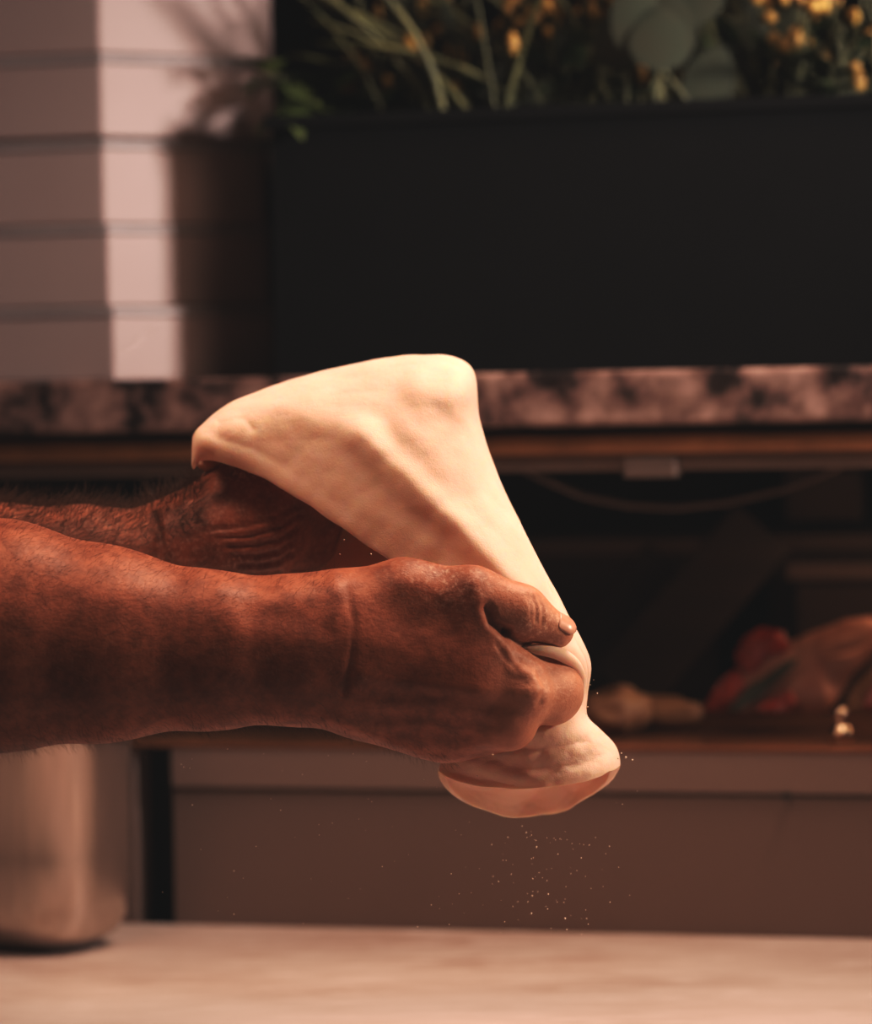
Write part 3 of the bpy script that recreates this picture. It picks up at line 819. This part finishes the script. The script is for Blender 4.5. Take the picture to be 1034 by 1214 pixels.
for i in range(NV+1):
    row = cat(Darr, i/NV*(len(D)-1))
    Lx, Ly, Rx, Ry, Bx, By, YL, YR, Bu, YB, sF, sB, off = row
    for j in range(NU+1):
        s = j/NU*2
        if s <= 1:
            p = math.sin(s*PI/2)**.95 if s > 0 else 0
            X = Lx+(Rx-Lx)*p; Yp = Ly+(Ry-Ly)*p+sF*math.sin(PI*p)**.62
            q = s; Yd = YL+(YR-YL)*(q**1.6)-Bu*math.sin(PI*q**1.05)**.8 if 0 < q < 1 else (YL if q <= 0 else YR)
        else:
            b = s-1; p = math.cos(b*PI/2)
            X = Bx+(Rx-Bx)*p; Yp = By+(Ry-By)*p+sB*abs(math.sin(PI*p))**.52
            Yd = YR+(YB-YR)*math.sin(min(1, b*1.6)*PI/2) if b < .625 else YB+(YL+.02-YB)*((b-.625)/.375)**2*(.3 if i < NV*.7 else .9)
            o_ = off*math.exp(-((b-.22)/.16)**2); X += o_*.9; Yp -= o_*.4
        Vd.append((X, Yp, Yd)); meta.append(s)
Vd = np.array(Vd); meta = np.array(meta); X, Yp = Vd[:,0], Vd[:,1]
front = np.clip((1.0-meta)*6, 0, 1)
for pts, hgt, wd in DR:
    Vd[:,2] -= front*hgt*np.exp(-(dist_poly(X, Yp, pts)/wd)**2)
rowi = np.repeat(np.arange(NV+1), NU+1)
back = np.clip((meta-1.0)*5, 0, 1)
Vd[:,2] -= back*.003*np.exp(-((NV-rowi)/6)**2)
Vd[:,1] += (1-back)*1.6*np.exp(-((NV-rowi)/3.0)**2)
Vd[:,2] -= (1-back)*.0018*np.exp(-((NV-rowi)/5.0)**2)
verts = []
for k, (a, b, y) in enumerate(Vd):
    P = at(a, b, y); nz = noise.noise(P*38)*.0014+(noise.noise(P*60)*.003 if meta[k] > 1.1 and b > 890 else 0)+noise.noise(P*110)*.0007+(noise.noise(P*420)*.0005 if (b > 870 and a > 560) else noise.noise(P*300)*.00018)
    P.y += nz; P.z += noise.noise(P*70+Vector((5,0,0)))*.0009
    verts.append(P)
faces = []
for i in range(NV):
    for j in range(NU):
        a = i*(NU+1)+j; faces.append((a, a+NU+1, a+NU+2, a+1))
dough = mesh_obj('pizza_dough', verts, faces, M['dough'])
md = dough.modifiers.new('sol', 'SOLIDIFY'); md.thickness = .0042; md.offset = 0; md.use_even_offset = False
md = dough.modifiers.new('sub', 'SUBSURF'); md.levels = 1; md.render_levels = 1
tag(dough, 'stretched sheet of pale raw pizza dough draped over one hand and pinched by the other', 'dough')
# rolled lip between thumb and index finger
lp = [(600,772,1.752),(625,770,1.750),(648,771,1.751),(667,777,1.755),(681,788,1.762),(688,802,1.770),(689,816,1.778)]
lr = [4,6,7.5,8,7.5,6.5,4]
pts = []; rad = []
for i in range(25):
    q = cat(np.array([(*a, r_) for a, r_ in zip(lp, lr)], float), i/24*(len(lp)-1)); pts.append(at(q[0], q[1], q[2])); rad.append(q[3]*1.75/F)
V_, F_ = tube_geo(pts, rad, 16); fo = mesh_obj('pinched_fold', V_, F_, M['dough'], dough)
# flour crumbs falling from the dough (far too many and too fine to count)
random.seed(21); fa = Acc()
def speck(P, r):
    bmx = bmesh.new(); bmesh.ops.create_icosphere(bmx, subdivisions=1, radius=r)
    fa.add([P+Vector((v.co.x*rr(.7,1.3), v.co.y, v.co.z*rr(.7,1.3))) for v in bmx.verts], [[v.index for v in f.verts] for f in bmx.faces]); bmx.free()
for (a, b, r_) in ((742,898,2.2),(750,901,1.6),(733,899,1.5),(737,893,1.2),(708,822,1.2),(697,838,1.3),(700,812,1),(695,846,1.2),(690,835,.9),(704,806,.8),(636,1004,2.0),(631,1062,2.2),(650,1060,1.6),(630,1083,2.0),(670,1089,1.8),(672,1102,1.4),(535,1036,1.3),(600,1020,.8),(403,657,1),(440,657,1.3),(408,640,.9),(566,920,.9)):
    speck(at(a, b, 1.765+rr(-.01,.01)), r_*.0004*.75)
for k in range(150):
    s = random.random()
    a = random.gauss(640, 55) if s < .55 else rr(170, 760); b = rr(985, 1110) if s < .55 else rr(880, 1100)
    speck(at(a, b, rr(1.70,1.84)), rr(.00012,.00034))
fd = fa.build('flour_dust', M['flour']); tag(fd, 'fine white flour specks falling in the air below the dough', 'flour', kind='stuff')

# ------------------------------------------------------------------ light
def area(name, loc, target, size, power, c, sy=None, spread=None):
    l = bpy.data.lights.new(name, 'AREA'); l.energy = power; l.color = c; l.size = size
    if sy: l.shape = 'RECTANGLE'; l.size_y = sy
    if spread: l.spread = math.radians(spread)
    o = bpy.data.objects.new(name, l); col.objects.link(o); o.location = loc
    o.rotation_euler = (Vector(target)-Vector(loc)).to_track_quat('-Z', 'Y').to_euler(); return o
area('key_light', (.40, 1.95, 2.12), (0.0, 1.84, 1.10), .40, 5.2, (1,.68,.51), spread=90)
area('soft_light', (-.22, 1.45, 2.15), (0.0, 1.84, 1.12), .50, .42, (1,.64,.47), spread=54)
area('left_light', (-.42, 1.62, 1.72), (-.12, 1.84, 1.13), .16, .34, (1,.56,.37), spread=60)
area('front_fill', (-.3, .2, 1.9), (.1, 1.9, 1.15), .6, .1, (1,.62,.45))
area('side_light', (.95, 1.66, 1.50), (.04, 1.77, 1.13), .14, .5, (1,.66,.48), spread=40)
area('box_light', tuple(U(1.15, -.27, 1.60)), tuple(wpt(200, 200, .05)), .20, 2.4, (1,.90,.87), spread=44)
area('shelf_fill', tuple(U(.35, .16, z_r1-.03)), tuple(U(.28, .14, z_sh)), .05, .36, (1,.55,.32), sy=.3)  # added fill under the slab to brighten food and shelf, no lamp known there
w = bpy.data.worlds.new('world'); scn.world = w; w.use_nodes = True
bg = w.node_tree.nodes['Background']; bg.inputs[0].default_value = (1,.62,.45,1); bg.inputs[1].default_value = .018
scn.view_settings.view_transform = 'Standard'; scn.view_settings.look = 'None'; scn.view_settings.exposure = -.08
scn.view_settings.use_curve_mapping = True
cm = scn.view_settings.curve_mapping.curves[3]; cm.points[0].location = (0, .0065); cm.points.new(.10, .072); cm.points.new(.45, .455)
scn.view_settings.curve_mapping.update()
